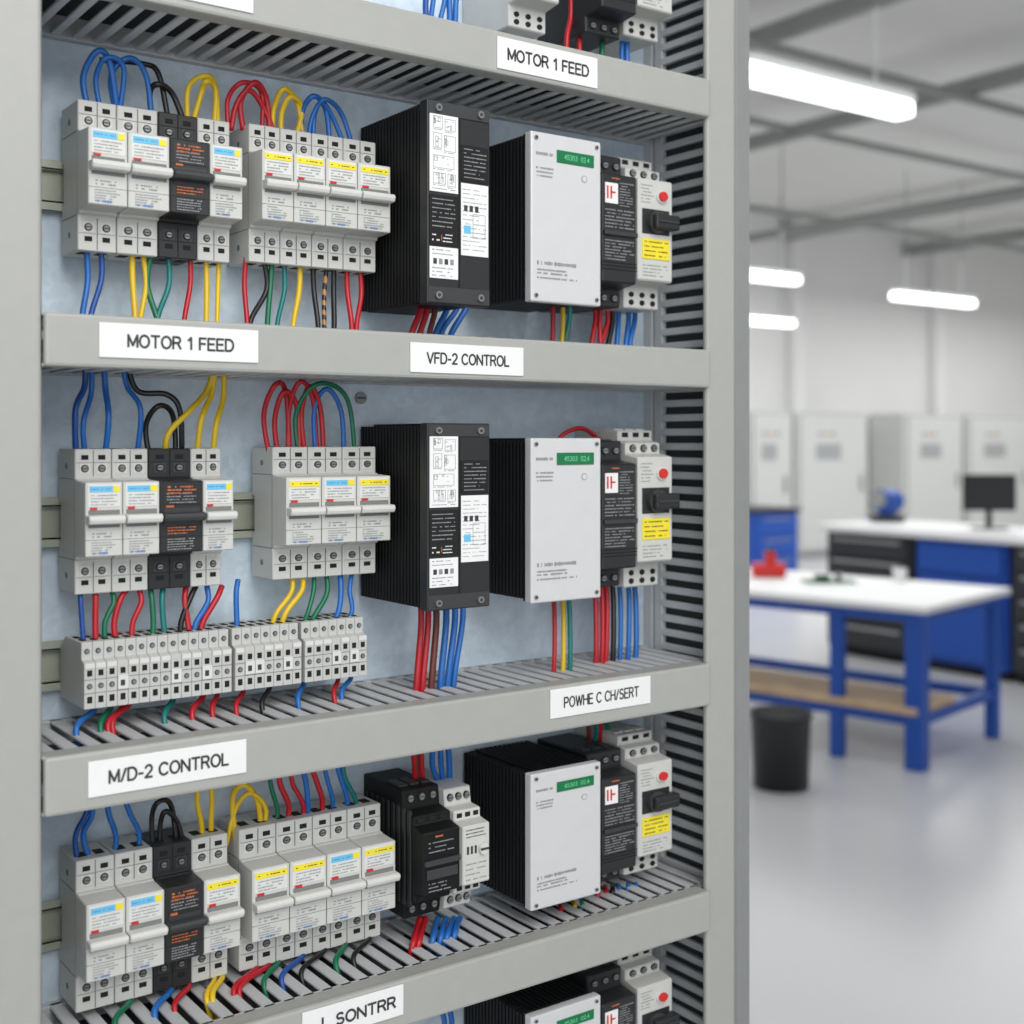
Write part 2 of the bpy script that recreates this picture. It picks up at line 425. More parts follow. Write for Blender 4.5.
for (a,b,c,e) in ((.12,.45,.80,.95),(.52,.9,.78,.93),(.12,.42,.55,.74),(.5,.9,.52,.72),(.12,.85,.30,.46),(.12,.55,.10,.24),(.62,.9,.08,.24)):
    frame(l1,X0+Wd*a,X0+Wd*b,Z0+H*c,Z0+H*e,-d-.0008,inkl,.00035)
    for q in range(5):
        aa=rr.uniform(a,b-.1); cc=rr.uniform(c+.01,e-.03); s=rr.uniform(.04,.12)
        if rr.random()<.5: l1.box(X0+Wd*aa,X0+Wd*min(b,aa+s),-d-.001,-d-.0008,Z0+H*cc,Z0+H*cc+.0004,inkg)
        else: frame(l1,X0+Wd*aa,X0+Wd*min(b,aa+s),Z0+H*cc,Z0+H*min(e,cc+.06),-d-.0008,inkg,.0003)
    bars(l1,X0+Wd*a,X0+Wd*b,-d-.0008,Z0+H*(c-.03),Z0+H*(c-.005),inkl,1,.0006,int(a*100+c*77))
bars(l1,-hx+.004,-.004,-d-.0008,h*.555,h*.575,inkg,1,.0006)
l2=MB().box(-hx+.002,-.0012,-d-.0008,-d,h*.29,h*.535,hole,.0002); bars(l2,-hx+.004,-.004,-d-.0008,h*.37,h*.525,inkg,7,.0009,7)
l2.box(-hx+.012,-.016,-d-.0011,-d-.0008,h*.31,h*.34,orange); bars(l2,-.015,-.003,-d-.0008,h*.30,h*.35,white,3,.0008,17); bars(l2,-hx+.004,-.018,-d-.0008,h*.30,h*.35,white,2,.0012,18)
l3=MB().box(-hx+.002,-.0012,-d-.0008,-d,h*.125,h*.28,white,.0002)
bars(l3,-hx+.004,-.006,-d-.0008,h*.13,h*.185,inkg,3,.0007,3); bars(l3,-hx+.004,-.006,-d-.0008,h*.235,h*.275,inkg,2,.0007,35)
for q in range(4): l3.box(-hx+.005+q*.005,-hx+.008+q*.005,-d-.0011,-d-.0008,h*.195,h*.222,(ink,inkg,blk3,inkg)[q])
l4=MB().box(.0015,hx-.002,-d-.0008,-d,h*.62,h*.80,hole,.0002); bars(l4,.004,hx-.004,-d-.0008,h*.63,h*.79,inkg,8,.0009,9)
l5=MB().box(.0015,hx-.002,-d-.0008,-d,h*.25,h*.61,white,.0002)
bars(l5,.003,hx-.004,-d-.0008,h*.27,h*.59,inkl,15,.0007,11); l5.box(.004,.010,-d-.0011,-d-.0008,h*.36,h*.40,stripeb); frame(l5,.012,hx-.005,h*.34,h*.46,-d-.0008,inkg,.0003)
for q in range(3): l5.box(.004+q*.005,.007+q*.005,-d-.0011,-d-.0008,h*.47,h*.50,blk3)
sc=MB().cyl((0,0,0),.0028,.0022,steel,seg=12).cyl((0,-.0012,0),.0014,.0006,ink,seg=6).mesh('screw')
KIT['power']=[('heat_sink',hs.mesh('heat_sink'),None,'black finned heat sink'),('front_cover',fp.mesh('front_cover'),None,None)]+\
 [('front_label',q.mesh('front_label'),None,lb) for q,lb in ((l1,'white label with wiring diagrams'),(l2,'black label with fine print'),(l3,'small white label'),(l4,'small dark label'),(l5,'white printed label'))]+\
 [('cover_screw',sc,(x,-d-.002,z),None) for x in (-hx+.009,hx-.010) for z in (h-.006,.0065)]
def dev(kit,name,label,cat,px0,px1,pt,pb,Yf,nom,grp):
    x0,x1=PX(px0,Yf),PX(px1,Yf); zt=PZ(px0,pt,Yf); zb=PZ(px0,pb,Yf)
    w,h,d=nom
    return place(kit,name,label,cat,((x0+x1)/2,YB-.0005,zb),((x1-x0)/w,(YB-.0005-Yf)/d,(zt-zb)/h),grp)
for pt,pb in ((98,303),(423,612)):
    dev('power','power_controller','black finned solid-state power controller with white labels','power controller',427,490,pt,pb,.806,(w,h,d),'black power controllers')

# ================================================================ DRIVES
w2,h2,d2=.073,.135,.10; hx=w2/2
hs=MB(); fins(hs,-hx,hx-.002,-d2+.008,-.001,.003,h2-.002,.0048,.0028)
for k in range(12):
    x=-hx+.011+k*.0049
    hs.box(x,x+.002,-d2+.010,-.004,h2-.004,h2,blk2)
fc=MB().box(-hx,hx,-d2,-d2+.009,0,h2,alu,.0014,2).box(-hx+.001,hx-.001,-d2+.008,-d2+.012,.001,h2-.001,blk)
bars(fc,-hx+.005,-hx+.022,-d2,h2*.86,h2*.885,inkg,1,.0024,3)
bars(fc,-hx+.005,-hx+.024,-d2,h2*.73,h2*.80,inkg,3,.0016,4)
bars(fc,-hx+.006,hx-.022,-d2,h2*.215,h2*.245,inkg,1,.0030,5)
bars(fc,-hx+.006,hx-.036,-d2,h2*.16,h2*.20,inkg,2,.0016,6)
bars(fc,-hx+.006,hx-.026,-d2,h2*.13,h2*.155,inkg,1,.0016,26)
fc.cyl((hx-.018,-d2,h2*.76),.003,.0006,inkg,seg=12).cyl((hx-.018,-d2,h2*.76),.0024,.0008,alu,seg=12)
dp=MB().box(-hx+.026,hx-.008,-d2-.0008,-d2,h2*.835,h2*.91,green,.0003).text('45303  02.4',hx-.0265,-d2-.0010,h2*.873,.026,greend,maxh=.0038,wt=.15)
sc2=MB().cyl((0,0,0),.0018,.0012,steel,seg=12).cyl((0,-.0007,0),.001,.0004,ink,seg=6).mesh('screw')
KIT['drive']=[('heat_sink',hs.mesh('drive_heat_sink'),None,'black finned heat sink'),('front_cover',fc.mesh('drive_cover'),None,'flat silver-grey cover'),('display',dp.mesh('display'),None,'green digital display')]+\
 [('cover_screw',sc2,(x,-d2-.0005,z),None) for x in (-hx+.005,hx-.005) for z in (h2-.005,.005)]
for pt,pb in ((130,301),(438,604),(775,912),(1018,1150)):
    dev('drive','motor_drive','variable frequency motor drive with silver cover and black heat sink','motor drive',531,601,pt,pb,.812,(w2,h2,d2),'silver motor drives')

# contactor
w3,h3,d3=.036,.135,.092; hx=w3/2
b=MB().prism([(0,0),(-.070,0),(-.070,.016),(-.092,.019),(-.092,.114),(-.072,.117),(-.072,h3),(0,h3)],-hx+.0003,hx-.0003,blk,.0012)
for z in (.008,h3-.009):
    for k in (-1,0,1): b.cyl((k*.011,-.0705 if z<.05 else -.0725,z),.0036,.001,hole,seg=12)
for z in (.030,.033,.036): b.box(-hx,hx,-.0924,-.0918,z,z+.001,hole)
b.box(-hx+.001,hx-.001,-.095,-.091,.060,.064,blk3,.0005)
for k in (-1,0,1): b.box(k*.011-.0042,k*.011+.0042,-.062,-.048,h3-.0004,h3+.0012,blk3,.0004)
l=MB().box(-hx+.003,hx-.020,-.0926,-.0918,.088,.106,white,.0002); l.box(-hx+.0045,-hx+.006,-.093,-.0925,.092,.103,redm); l.box(-hx+.008,-hx+.013,-.093,-.0925,.097,.0985,redm); l.box(-hx+.008,-hx+.0095,-.093,-.0925,.092,.103,redm)
bars(l,0,hx-.003,-.092,.086,.108,inkg,9,.0009,2)
bars(l,-hx+.003,hx-.003,-.092,.038,.057,inkg,7,.0010,6); bars(l,-hx+.003,hx-.003,-.092,.066,.084,inkg,6,.0011,8)
bars(l,-hx+.010,hx-.012,-.092,.109,.1115,orange,1,.0014,9)
sc3=MB().cyl((0,0,0),.0026,.0015,steel,seg=12).box(-.0022,.0022,-.001,-.0006,-.0003,.0003,ink).mesh('screw')
KIT['contactor']=[('body',b.mesh('contactor_body'),None,None),('front_label',l.mesh('front_label'),None,'white and red printed label')]+\
 [('terminal_screw',sc3,(k*.011,-.0712 if z<.05 else -.0732,z),None) for z in (.008,h3-.009) for k in (-1,0,1)]
# motor starter
b=MB().prism([(0,0),(-.068,0),(-.068,.020),(-.086,.023),(-.086,.112),(-.070,.115),(-.070,.124),(-.060,.126),(-.060,h3),(0,h3)],-hx+.0003,hx-.0003,plas,.0012)
for z in (.0055,.0125):
    for k in (-1,0,1): b.cyl((k*.011,-.0684,z),.0024,.001,hole,seg=12)
for k in (-1,0,1):
    b.cyl((k*.011,-.0705,.1195),.0032,.001,hole,seg=12)
    b.box(k*.011-.0042,k*.011+.0042,-.052,-.036,h3-.0004,h3+.0014,plas2,.0004)
    b.box(k*.011-.003,k*.011+.003,-.0604,-.0595,h3-.006,h3-.002,hole)
b.box(-hx+.004,hx-.004,-.0868,-.0855,.064,.086,blk,.0005)
bars(b,-hx+.003,-.002,-.086,.090,.108,inkg,6,.0010,7)
btn=MB().cyl((.006,-.0875,.098),.0042,.004,redm,seg=18).cyl((.006,-.0865,.098),.0058,.002,plas2,seg=18)
kn=MB().box(-.007,hx-.0005,-.096,-.086,.068,.081,blk,.0016,2).cyl((0,-.088,.0745),.0095,.006,blk3,seg=20).box(-.005,hx-.002,-.0972,-.0955,.0735,.0755,blk3,.0004)
yl=MB().box(-hx+.004,hx-.004,-.0868,-.0858,.042,.060,stripey,.0002); bars(yl,-hx+.006,hx-.006,-.0868,.043,.059,ink,4,.0010,4)
bars(yl,-hx+.005,hx-.006,-.086,.026,.038,inkg,4,.0010,4)
KIT['starter']=[('body',b.mesh('starter_body'),None,None),('stop_button',btn.mesh('stop_button'),None,'round red push button'),('rotary_handle',kn.mesh('rotary_handle'),None,'black operating handle'),('warning_label',yl.mesh('warning_label'),None,'yellow printed label')]+\
 [('terminal_screw',sc3,(k*.011,-.0712,.1195),None) for k in (-1,0,1)]
for pc,pb in ((148,303),(441,591),(759,894),(985,1120),(-110,25)):
    dev('contactor','contactor','black three-pole contactor with white and red label','contactor',602,637,pc,pb,.820,(w3,h3,d3),'black contactors')
for pc,pb in ((151,306),(430,590),(742,882),(966,1105),(-110,29)):
    dev('starter','motor_starter','light grey motor starter with red button and yellow label','motor starter',638,673,pc,pb,.824,(w3,h3,.086),'grey motor starters')
dev('starter','motor_starter','light grey motor starter with red button and yellow label','motor starter',522,560,-130,20,.824,(w3,h3,.086),'grey motor starters')
# row three relay: wide black block + narrow grey module
w4,h4,d4=.036,.095,.10; hx=w4/2
b=MB().prism([(0,0),(-.066,0),(-.068,.014),(-.082,.016),(-.082,.022),(-.096,.025),(-.096,.070),(-.082,.073),(-.082,.079),(-.066,.081),(-.064,h4),(0,h4)],-hx,hx-.0003,blk2,.0009)
for k in range(9): b.box(-hx-.0012,-hx+.001,-.078+k*.0085,-.073+k*.0085,.012,h4-.012,blk,.0005)
for k in (-1,0,1):
    for z,yy in ((.007,-.0670),(h4-.0065,-.0650)): b.cyl((k*.011,yy,z),.0034,.001,hole,seg=12)
    b.box(k*.011-.0035,k*.011+.0035,-.0824,-.0818,.0745,.0775,hole).box(k*.011-.0035,k*.011+.0035,-.0824,-.0818,.0175,.0205,hole)
    b.box(k*.011-.0042,k*.011+.0042,-.055,-.035,h4-.0004,h4+.0016,blk3,.0004)
b.box(-hx+.001,hx-.001,-.0985,-.095,.046,.050,blk3,.0005)
b.box(-hx+.003,hx-.003,-.0972,-.0958,.036,.043,blk3,.0004)
bars(b,-.013,.012,-.0962,.026,.034,inkg,3,.0009,12); bars(b,-.013,.012,-.0962,.054,.064,inkg,3,.0009,19)
bars(b,-.010,.002,-.0962,.065,.068,orange,1,.0016,13)
KIT['relay']=[('body',b.mesh('relay_body'),None,None)]+[('terminal_screw',sc3,(k*.011,yy,z),None) for k in (-1,0,1) for z,yy in ((.007,-.0678),(h4-.0065,-.0658))]
hx=.014
b=MB().prism([(0,0),(-.070,0),(-.072,.014),(-.085,.016),(-.085,.024),(-.098,.026),(-.098,.072),(-.085,.074),(-.085,.081),(-.072,.082),(-.070,h4),(0,h4)],-hx,hx-.0003,plas,.0009)
for z in (.007,h4-.0065):
    for k in (-1,0,1): b.cyl((k*.0085,-.0715,z),.0030,.002,hole,seg=10)
for k in (-1,0,1): b.box(k*.0085-.0026,k*.0085+.0026,-.0854,-.0848,.0755,.0790,hole).box(k*.0085-.0026,k*.0085+.0026,-.0854,-.0848,.0180,.0215,hole)
bars(b,-.011,.010,-.098,.028,.044,inkg,4,.0010,15); bars(b,-.011,.010,-.098,.062,.070,ink,3,.0008,16)
for k in range(3): b.box(-.010+k*.004,-.008+k*.004,-.0984,-.0978,.050,.056,ink)
dl=MB().cyl((.006,-.0995,.053),.0045,.003,plas2,seg=16).box(.002,.010,-.102,-.1008,.0523,.0537,ink)
KIT['timer']=[('body',b.mesh('timer_body'),None,None),('adjusting_dial',dl.mesh('adjusting_dial'),None,None)]+[('terminal_screw',sc3,(k*.0085,-.0726,z),None) for z in (.007,h4-.0065) for k in (-1,0,1)]
dev('relay','safety_relay','black ribbed safety relay beside a grey timer module','relay',426,463,801,933,.815,(w4,h4,d4),None)
dev('timer','timer_relay','light grey timer relay module beside a black relay','relay',463,490,798,920,.815,(.028,h4,.098),None)

# ================================================================ WIRES
wr=random.Random(3)
ferr=mat('ferrule_grey',(120,122,125),0.5)
def wire(c,pts,r=.0021,grp='insulated wires in the cabinet'):
    P3=[]
    for i,p in enumerate(pts):
        if isinstance(p,Vector): P3.append(p)
        else:
            Y=p[2] if len(p)>2 else .878
            j=2.2 if 0<i<len(pts)-1 else 0
            P3.append(P(p[0]+wr.uniform(-j,j),p[1]+wr.uniform(-j,j),Y))
    rr_=r*wr.uniform(.88,1.06)
    m=MB().tube(P3,rr_,WC[c])
    base=P3[-1].copy()
    me=m.mesh('wire'); me.transform(Matrix.Translation(-base))
    o=obj('wire',me); o.location=base
    nm={'teal':'teal green','navy':'dark blue','striped':'black and orange striped'}.get(c,c)
    shape='curved' if len(P3)>3 else 'straight'
    top(o,f'{shape} {nm} insulated wire running to a terminal','wire',grp)
wire('blue',[(88,112),(84,76),(97,53,.870),(112,62,.872),(118,118)])
wire('blue',[(101,114),(96,78),(108,57,.868),(122,68,.872),(119,118)])
wire('blue',[(116,116),(112,78),(128,58,.872),(145,74,.876),(152,120)])
wire('black',[(100,60,.885),(140,62,.885),(160,75,.880),(168,118)])
wire('black',[(152,122),(150,92),(160,84,.872),(172,92),(184,122)])
wire('yellow',[(187,122),(190,86),(203,74,.870),(215,86),(218,128)])
wire('yellow',[(193,122),(200,90),(208,80,.872),(216,92),(214,128)])
wire('red',[(228,130),(230,98),(243,81,.868),(259,92),(262,134)])
wire('red',[(243,130),(242,102),(254,84,.870),(268,96),(270,134)])
wire('red',[(231,130),(236,105),(248,90,.874),(262,104),(276,136)])
wire('yellow',[(272,136),(272,108),(284,91,.868),(298,104),(303,140)])
wire('yellow',[(281,136),(282,112),(291,96,.872),(301,110),(296,138)])
wire('blue',[(302,140),(302,112),(314,97,.868),(326,108),(330,144)])
wire('blue',[(313,140),(314,114),(326,98,.870),(342,114),(353,148)])
wire('blue',[(308,142),(310,120),(320,104,.874),(334,118),(345,148)])
def down(c,a,y0,b,y1,r=.0021,bow=0,Y0=.876,Y1=.862):
    wire(c,[(a,y0,Y0),(a+bow,y0+(y1-y0)*.33,Y0),(b-bow*.4,y0+(y1-y0)*.7,(Y0+Y1)/2),(b,y1,Y1)],r)
for c,a,b,bw in [('blue',86,82,3),('navy',101,90,2),('yellow',132,134,2),('yellow',142,141,3),('green',152,158,-4),('teal',168,160,3),('red',190,183,1),('yellow',206,205,2),('yellow',219,217,0),('red',246,245,0),('black',264,252,2),('green',272,268,0),('teal',284,277,1),('yellow',300,294,1),('black',313,317,1),('striped',327,326,-1),('black',334,333,1),('red',347,350,-1),('red',360,356,2)]:
    y0=243+.085*(a-75)
    down(c,a,y0,b,350,bow=bw)
def bundle(lst,y0,y1,r=.0026,Y0=.86,Y1=.86):
    for c,a,b,bw in lst: down(c,a,y0,b,y1,r,bw,Y0,Y1)
L1=[('red',421,413,1),('red',428,419,1),('brown',436,428,1),('blue',446,437,1),('blue',455,444,2),('blue',463,450,2)]
bundle(L1,285,355)
L2=[('red',553,551,0),('yellow',562,560,0),('teal',568,567,0)]
L3=[('red',594,592,0),('red',601,598,0),('red',606,602,0),('black',612,609,0),('blue',619,616,0),('blue',628,624,0),('blue',634,632,1)]
bundle(L2,290,360,.0022,.86,.86); bundle(L3,298,365,.0024,.87,.86)
# row 2 top
wire('navy',[(84,345,.875),(86,385),(74,412,.872),(76,462)])
wire('blue',[(90,345,.87),(92,390),(82,425,.872),(86,465)])
wire('blue',[(103,345,.87),(104,385),(110,420,.868),(104,465)])
wire('blue',[(122,345,.875),(128,385),(142,410,.868),(136,465)])
wire('black',[(125,350,.875),(135,388),(165,395,.870),(180,412,.868),(182,465)])
wire('black',[(150,462),(146,425),(158,408,.868),(172,416),(176,465)])
wire('yellow',[(218,350,.872),(210,388),(190,410,.868),(168,432,.868),(165,462)])
wire('yellow',[(216,350,.872),(213,392),(203,420,.870),(196,465)])
wire('yellow',[(223,350,.872),(222,395),(214,425,.870),(212,468)])
wire('red',[(271,465),(264,415),(275,387,.866),(288,395),(290,465)])
wire('red',[(279,465),(275,420),(285,392,.870),(296,408),(300,465)])
wire('red',[(288,465),(289,410),(301,384,.866),(314,398),(318,465)])
wire('red',[(306,465),(302,415),(312,388,.872),(322,410),(324,465)])
wire('green',[(300,465),(298,415),(318,386,.868),(345,400),(356,465)])
wire('blue',[(316,465),(316,412),(326,390,.876),(340,412),(344,465)])
def tb_y(px): return 640-.083*(px-66)+6
for c,a,b,bw in [('navy',80,84,0),('red',94,96,3),('green',110,106,2),('red',130,118,-8),('red',138,132,3),('green',150,152,1),('teal',163,166,-2),('red',186,190,-3),('black',196,182,-4),('blue',207,196,2),('red',222,205,-4),('blue',238,238,0)]:
    y0=586 if a<230 else 580
    wire(c,[(a,y0,.876),(a+bw,y0+14,.872),(b+bw*.4,y0+38,.870),(b,tb_y(b)+6,.868)])
for c,a,b,bw in [('yellow',292,270,0),('yellow',302,279,2),('green',314,300,2),('green',326,306,4),('blue',340,330,2),('blue',352,343,0)]:
    wire(c,[(a,572,.876),(a-1,592,.870),(b+8,612,.866),(b,tb_y(b)+4,.868)])
ZT3=RZ[2][0]
for c,a,b in [('blue',90,80),('green',106,104),('red',124,112),('red',118,116),('teal',168,168),('red',198,196),('red',212,216),('red',238,240),('black',264,266),('blue',298,302),('red',332,338),('blue',345,346)]:
    p=P(a,HY+1,.878); q=P(b,HY+1,.848)
    wire(c,[Vector((p.x,.875,TBZ[1]+.004)),Vector((p.x,.868,TBZ[1]-.004)),Vector((q.x,.855,ZT3+.004)),Vector((q.x,.848,ZT3-.012))])
def tray_end(c,a,y0,b,zt,r=.0026,Y0=.86,Y1=.85):
    p=P(a,y0,Y0); x=PX(b,Y1)
    wire(c,[p,Vector((p.x*.8+x*.2,Y0-.004,p.z*.7+zt*.3)),Vector((p.x*.2+x*.8,Y1,p.z*.2+zt*.8)),Vector((x,Y1,zt-.014))],r)
for c,a,b,_ in L1: tray_end(c,a,600,b+2,ZT3)
for c,a,b,_ in L2: tray_end(c,a,590,b+2,ZT3,.0022)
for c,a,b,_ in L3: tray_end(c,a,580,b+3,ZT3,.0024,.872,.862)
wire('red',[(556,444,.87),(566,432,.868),(585,430,.868),(600,440,.87)],.0022)
for c,pts in [('navy',[(80,874),(74,838),(84,812,.872),(92,790,.87)]),('blue',[(94,872),(84,838),(92,815,.870),(88,785,.868)]),
  ('blue',[(112,870),(118,838),(108,812,.870),(104,780,.868)]),('blue',[(136,866),(138,835),(128,812,.870),(118,780,.868)]),
  ('black',[(154,862),(150,818),(158,800,.868),(170,806),(178,858)]),('black',[(160,862),(158,826),(166,812,.872),(178,822),(186,858)]),
  ('yellow',[(201,852),(202,825),(196,800,.870),(199,775,.868)]),('yellow',[(213,850),(212,825),(210,800,.870),(210,775,.868)]),
  ('yellow',[(236,845),(232,800),(242,786,.868),(258,800),(262,842)]),('yellow',[(226,846),(236,810),(252,794,.872),(264,812),(258,842)]),
  ('green',[(272,840),(276,812),(270,790,.872),(268,765,.868)]),
  ('red',[(282,838),(290,808),(282,785,.870),(278,760,.868)]),('red',[(293,838),(303,808),(294,785,.870),(290,760,.868)]),
  ('blue',[(308,834),(310,808),(306,785,.870),(300,760,.868)]),('red',[(318,832),(324,805),(318,782,.870),(308,758,.868)]),
  ('blue',[(330,830),(334,804),(326,782,.870),(322,758,.868)]),('blue',[(345,826),(346,800),(340,775,.870),(334,752,.868)]),
  ('teal',[(352,824),(354,800),(346,775,.870),(342,752,.868)])]: wire(c,pts)
for c,a,b in [('red',413,413),('brown',420,418),('red',424,422),('blue',436,434),('blue',444,441),('blue',450,448)]:
    wire(c,[(a+2,808,.875),(a,785,.872),(b,765,.868),(b-1,735,.862)],.0024)
for c,a in [('brown',590),('teal',596),('red',602),('green',609)]:
    wire(c,[(a+2,765,.88),(a,745,.875),(a-1,728,.87),(a-2,705,.865)],.0022)
ZT4=RZ[3][0]
for c,a,b in [('green',125,120),('blue',165,160),('red',183,180),('yellow',208,212),('yellow',216,218),('red',250,240),('red',262,246),('green',272,270),('navy',296,288),('black',318,308),('green',338,342),('black',362,360)]:
    x=PX(a,.880); x2=PX(b,.84)
    zz=g3[1]
    wire(c,[Vector((x,.880,zz+.006)),Vector((x,.868,zz-.001)),Vector((x2,.850,ZT4+.002)),Vector((x2,.840,ZT4-.014))])
for c,a,b in [('red',420,408),('red',426,414),('blue',438,428),('blue',446,436),('blue',454,442),('blue',460,450)]: tray_end(c,a,918,b,ZT4,.0026,.865,.845)
for c,a,b in [('red',560,556),('yellow',572,571),('teal',580,578)]: tray_end(c,a,900,b,ZT4,.0022,.865,.84)
for c,a,b in [('red',598,594),('red',606,602),('black',612,609),('blue',618,615),('blue',628,624),('blue',636,632)]: tray_end(c,a,885,b,ZT4,.0024,.872,.85)
for c,a in [('navy',424),('blue',433),('blue',441),('blue',449),('blue',456)]:
    wire(c,[(a+4,-30,.86),(a+2,0,.86),(a,20,.86),(a-2,55,.86)],.0024)
for c,a in [('red',568),('red',580),('green',602),('blue',622),('blue',628)]:
    wire(c,[(a+2,-25,.862),(a+1,15,.862),(a,40,.858),(a-1,75,.856)],.0024)
for c,a in [('blue',440),('blue',448)]:
    wire(c,[(a+4,1040,.872),(a+2,1020,.868),(a,1000,.862),(a-1,985,.86)],.0024)
for c,a in [('red',590),('green',612),('teal',600)]:
    wire(c,[(a+2,995,.88),(a,980,.875),(a-1,960,.868),(a-1,940,.865)],.0022)

# ================================================================ ROOM
wallm=mat('wall_white',(228,228,226),0.8,0,0.01,2)
ceilm=mat('ceiling_white',(214,214,211),0.85,0,0.02,2)
floorm=mat('floor_epoxy',(200,201,203),0.26,0,0.02,1.2)
beamm=mat('beam_grey',(150,152,151),0.7)
lampm=mat('lamp_glow',(255,255,255),0.4,emit=4)
lampb=mat('lamp_housing',(205,208,210),0.4)
bluem=mat('bench_blue',(28,80,172),0.45)
woodm=mat('plywood',(200,172,138),0.6,0,0.12,8)
dgrey=mat('drawer_black',(48,50,54),0.5)
encm=mat('enclosure_grey',(204,205,202),0.6)
seam=mat('seam_grey',(160,162,162),0.6)
structure('floor',MB().box(-6,22,-6,12.6,-.05,0,floorm))
structure('wall_back',MB().box(-6,22,11.4,11.6,0,4.4,wallm))
structure('wall_right_for_light',MB().box(20,20.2,-6,11.4,0,4.4,wallm))  # unseen white wall outside the frame, added for its effect on the light
structure('ceiling',MB().box(-6,22,-6,11.6,4.4,4.5,ceilm))
structure('baseboard_back',MB().box(-6,20,11.37,11.4,0,.12,beamm))
ti=0
def trim(mb):
    global ti
    ti+=1; structure('trim_%d'%ti,mb)
for X,z,wd in ((10,3.62,.06),(8.2,4.05,.08),(6.2,4.1,.08),(4.4,4.1,.08),(12.5,4.1,.1),(15,4.1,.1)):
    trim(MB().box(X,X+wd,-4,11.4,z,z+wd*1.6,beamm,.01))
for Y,z in ((4.2,4.2),(5.6,4.0),(7.4,4.15),(9.4,3.95)):
    trim(MB().cyl((9,Y,z),.035,22,beamm,axis='X',seg=16))
for X in (12.6,15.6,18.5):
    trim(MB().box(X,X+.25,11.25,11.4,0,4.4,wallm,.01))
def lamp(xa,xb,Y,z,wd=.06):
    e=root('ceiling_lamp','long white linear ceiling lamp hanging on thin rods','lamp',((xa+xb)/2,Y,z),(1,1,1),'linear ceiling lamps')
    L=(xb-xa)/2
    obj('lamp_housing',MB().box(-L,L,-wd,wd,.02,.05,lampb,.006).mesh('lamp_housing'),e)
    obj('diffuser',MB().box(-L+.01,L-.01,-wd+.005,wd-.005,-.05,.02,lampm,.015,2).mesh('diffuser'),e,None,'glowing white diffuser')
    for x in (-L*.7,L*.7):
        obj('hanging_rod',MB().cyl((x,0,(4.4-z)/2+.025),.006,4.4-z-.05,beamm,axis='Z',seg=8).mesh('rod'),e)
lamp(3.5,5.01,3.78,3.065,.06); lamp(11.18,12.58,8.6,3.05,.06); lamp(7.9,9.38,8.33,3.05,.06); lamp(10.2,11.62,10.4,2.91,.06)

def enclosure(px0,px1):
    Yf=10.75; x0,x1=PX(px0,Yf),PX(px1,Yf); h=1.86
    e=root('electrical_enclosure','tall pale grey electrical enclosure standing against the wall','cabinet',((x0+x1)/2,Yf+.3,0),(1,1,1),'grey enclosures along the wall')
    hw=(x1-x0)/2-.02
    obj('body',MB().box(-hw,hw,-.27,.3,.08,h,encm,.01).box(-hw+.02,hw-.02,-.24,.28,0,.08,seam).mesh('enc'),e)
    obj('door',MB().box(-hw+.05,hw-.05,-.274,-.268,.11,h-.03,seam).box(-hw+.065,hw-.065,-.295,-.272,.12,h-.045,encm,.006).box(-hw*.5,hw*.2,-.298,-.294,1.25,1.45,seam).mesh('door'),e)
    obj('handle',MB().box(hw-.18,hw-.14,-.33,-.294,.85,1.05,seam,.005).mesh('handle'),e,None,'grey door handle')
    for k,mt in enumerate((inkg,mat('lamp_amber',(210,150,60)),inkg)):
        obj('indicator',MB().cyl((-hw*.4+k*.12,-.305,1.58),.022,.02,mt,seg=12).mesh('indicator'),e,None,'small round indicator lamp')
for a,b in ((700,748),(750,795),(797,870),(905,965),(968,1030)): enclosure(a,b)

m=MB().box(7.0,7.85,3.4,6.05,.86,.91,white,.006)
e=root('workbench','long workbench with white top over black and blue drawer cabinets','workbench',(7.4,4.7,0))
def ep(name,mb,label=None,par=None,off=(7.4,4.7,0)):
    me=mb.mesh(name); me.transform(Matrix.Translation(-Vector(off))); return obj(name,me,par or e,None,label)
ep('worktop',m,'white laminate worktop')
for ya,yb_,mt,nm in ((5.28,6.0,dgrey,'black drawer cabinet'),(4.58,5.25,bluem,'blue steel cabinet'),(3.45,4.55,dgrey,'black drawer cabinet')):
    c=ep('cabinet',MB().box(7.06,7.8,ya,yb_,.06,.86,mt,.008).box(7.1,7.75,ya+.02,yb_-.02,0,.06,hole),nm)
    if mt is dgrey:
        for k in range(5):
            z0=.1+k*.15
            ep('drawer',MB().box(7.035,7.06,ya+.03,yb_-.03,z0,z0+.13,mt,.004).box(7.02,7.036,ya+.08,yb_-.08,z0+.10,z0+.118,seam,.003),None,c)
    else:
        ep('door',MB().box(7.035,7.06,ya+.03,yb_-.03,.1,.62,mt,.004),None,c)
        ep('drawer',MB().box(7.035,7.06,ya+.03,yb_-.03,.65,.83,mt,.004),None,c)
mp=Vector((7.5,5.00,.91))
e2=root('computer_monitor','black flat computer monitor standing on the workbench','monitor',mp,rot=-A-.1)
obj('screen',MB().box(-.17,.17,-.015,.015,.12,.36,hole,.006).box(-.16,.16,-.0165,-.0148,.13,.35,mat('screen_black',(30,32,35),.3)).mesh('screen'),e2)
obj('stand',MB().box(-.02,.02,.0,.02,.01,.2,dgrey,.003).box(-.11,.11,-.07,.07,0,.012,dgrey,.004).mesh('stand'),e2)
bp=Vector((7.55,5.86,.91))
e3=root('bench_grinder','small blue bench machine with round housing','machine',bp)
obj('base',MB().box(-.09,.09,-.09,.09,0,.05,dgrey,.008).mesh('base'),e3)
obj('housing',MB().cyl((0,0,.15),.085,.16,bluem,axis='X',seg=24).box(-.05,.05,-.05,.05,.04,.14,bluem,.008).mesh('housing'),e3)
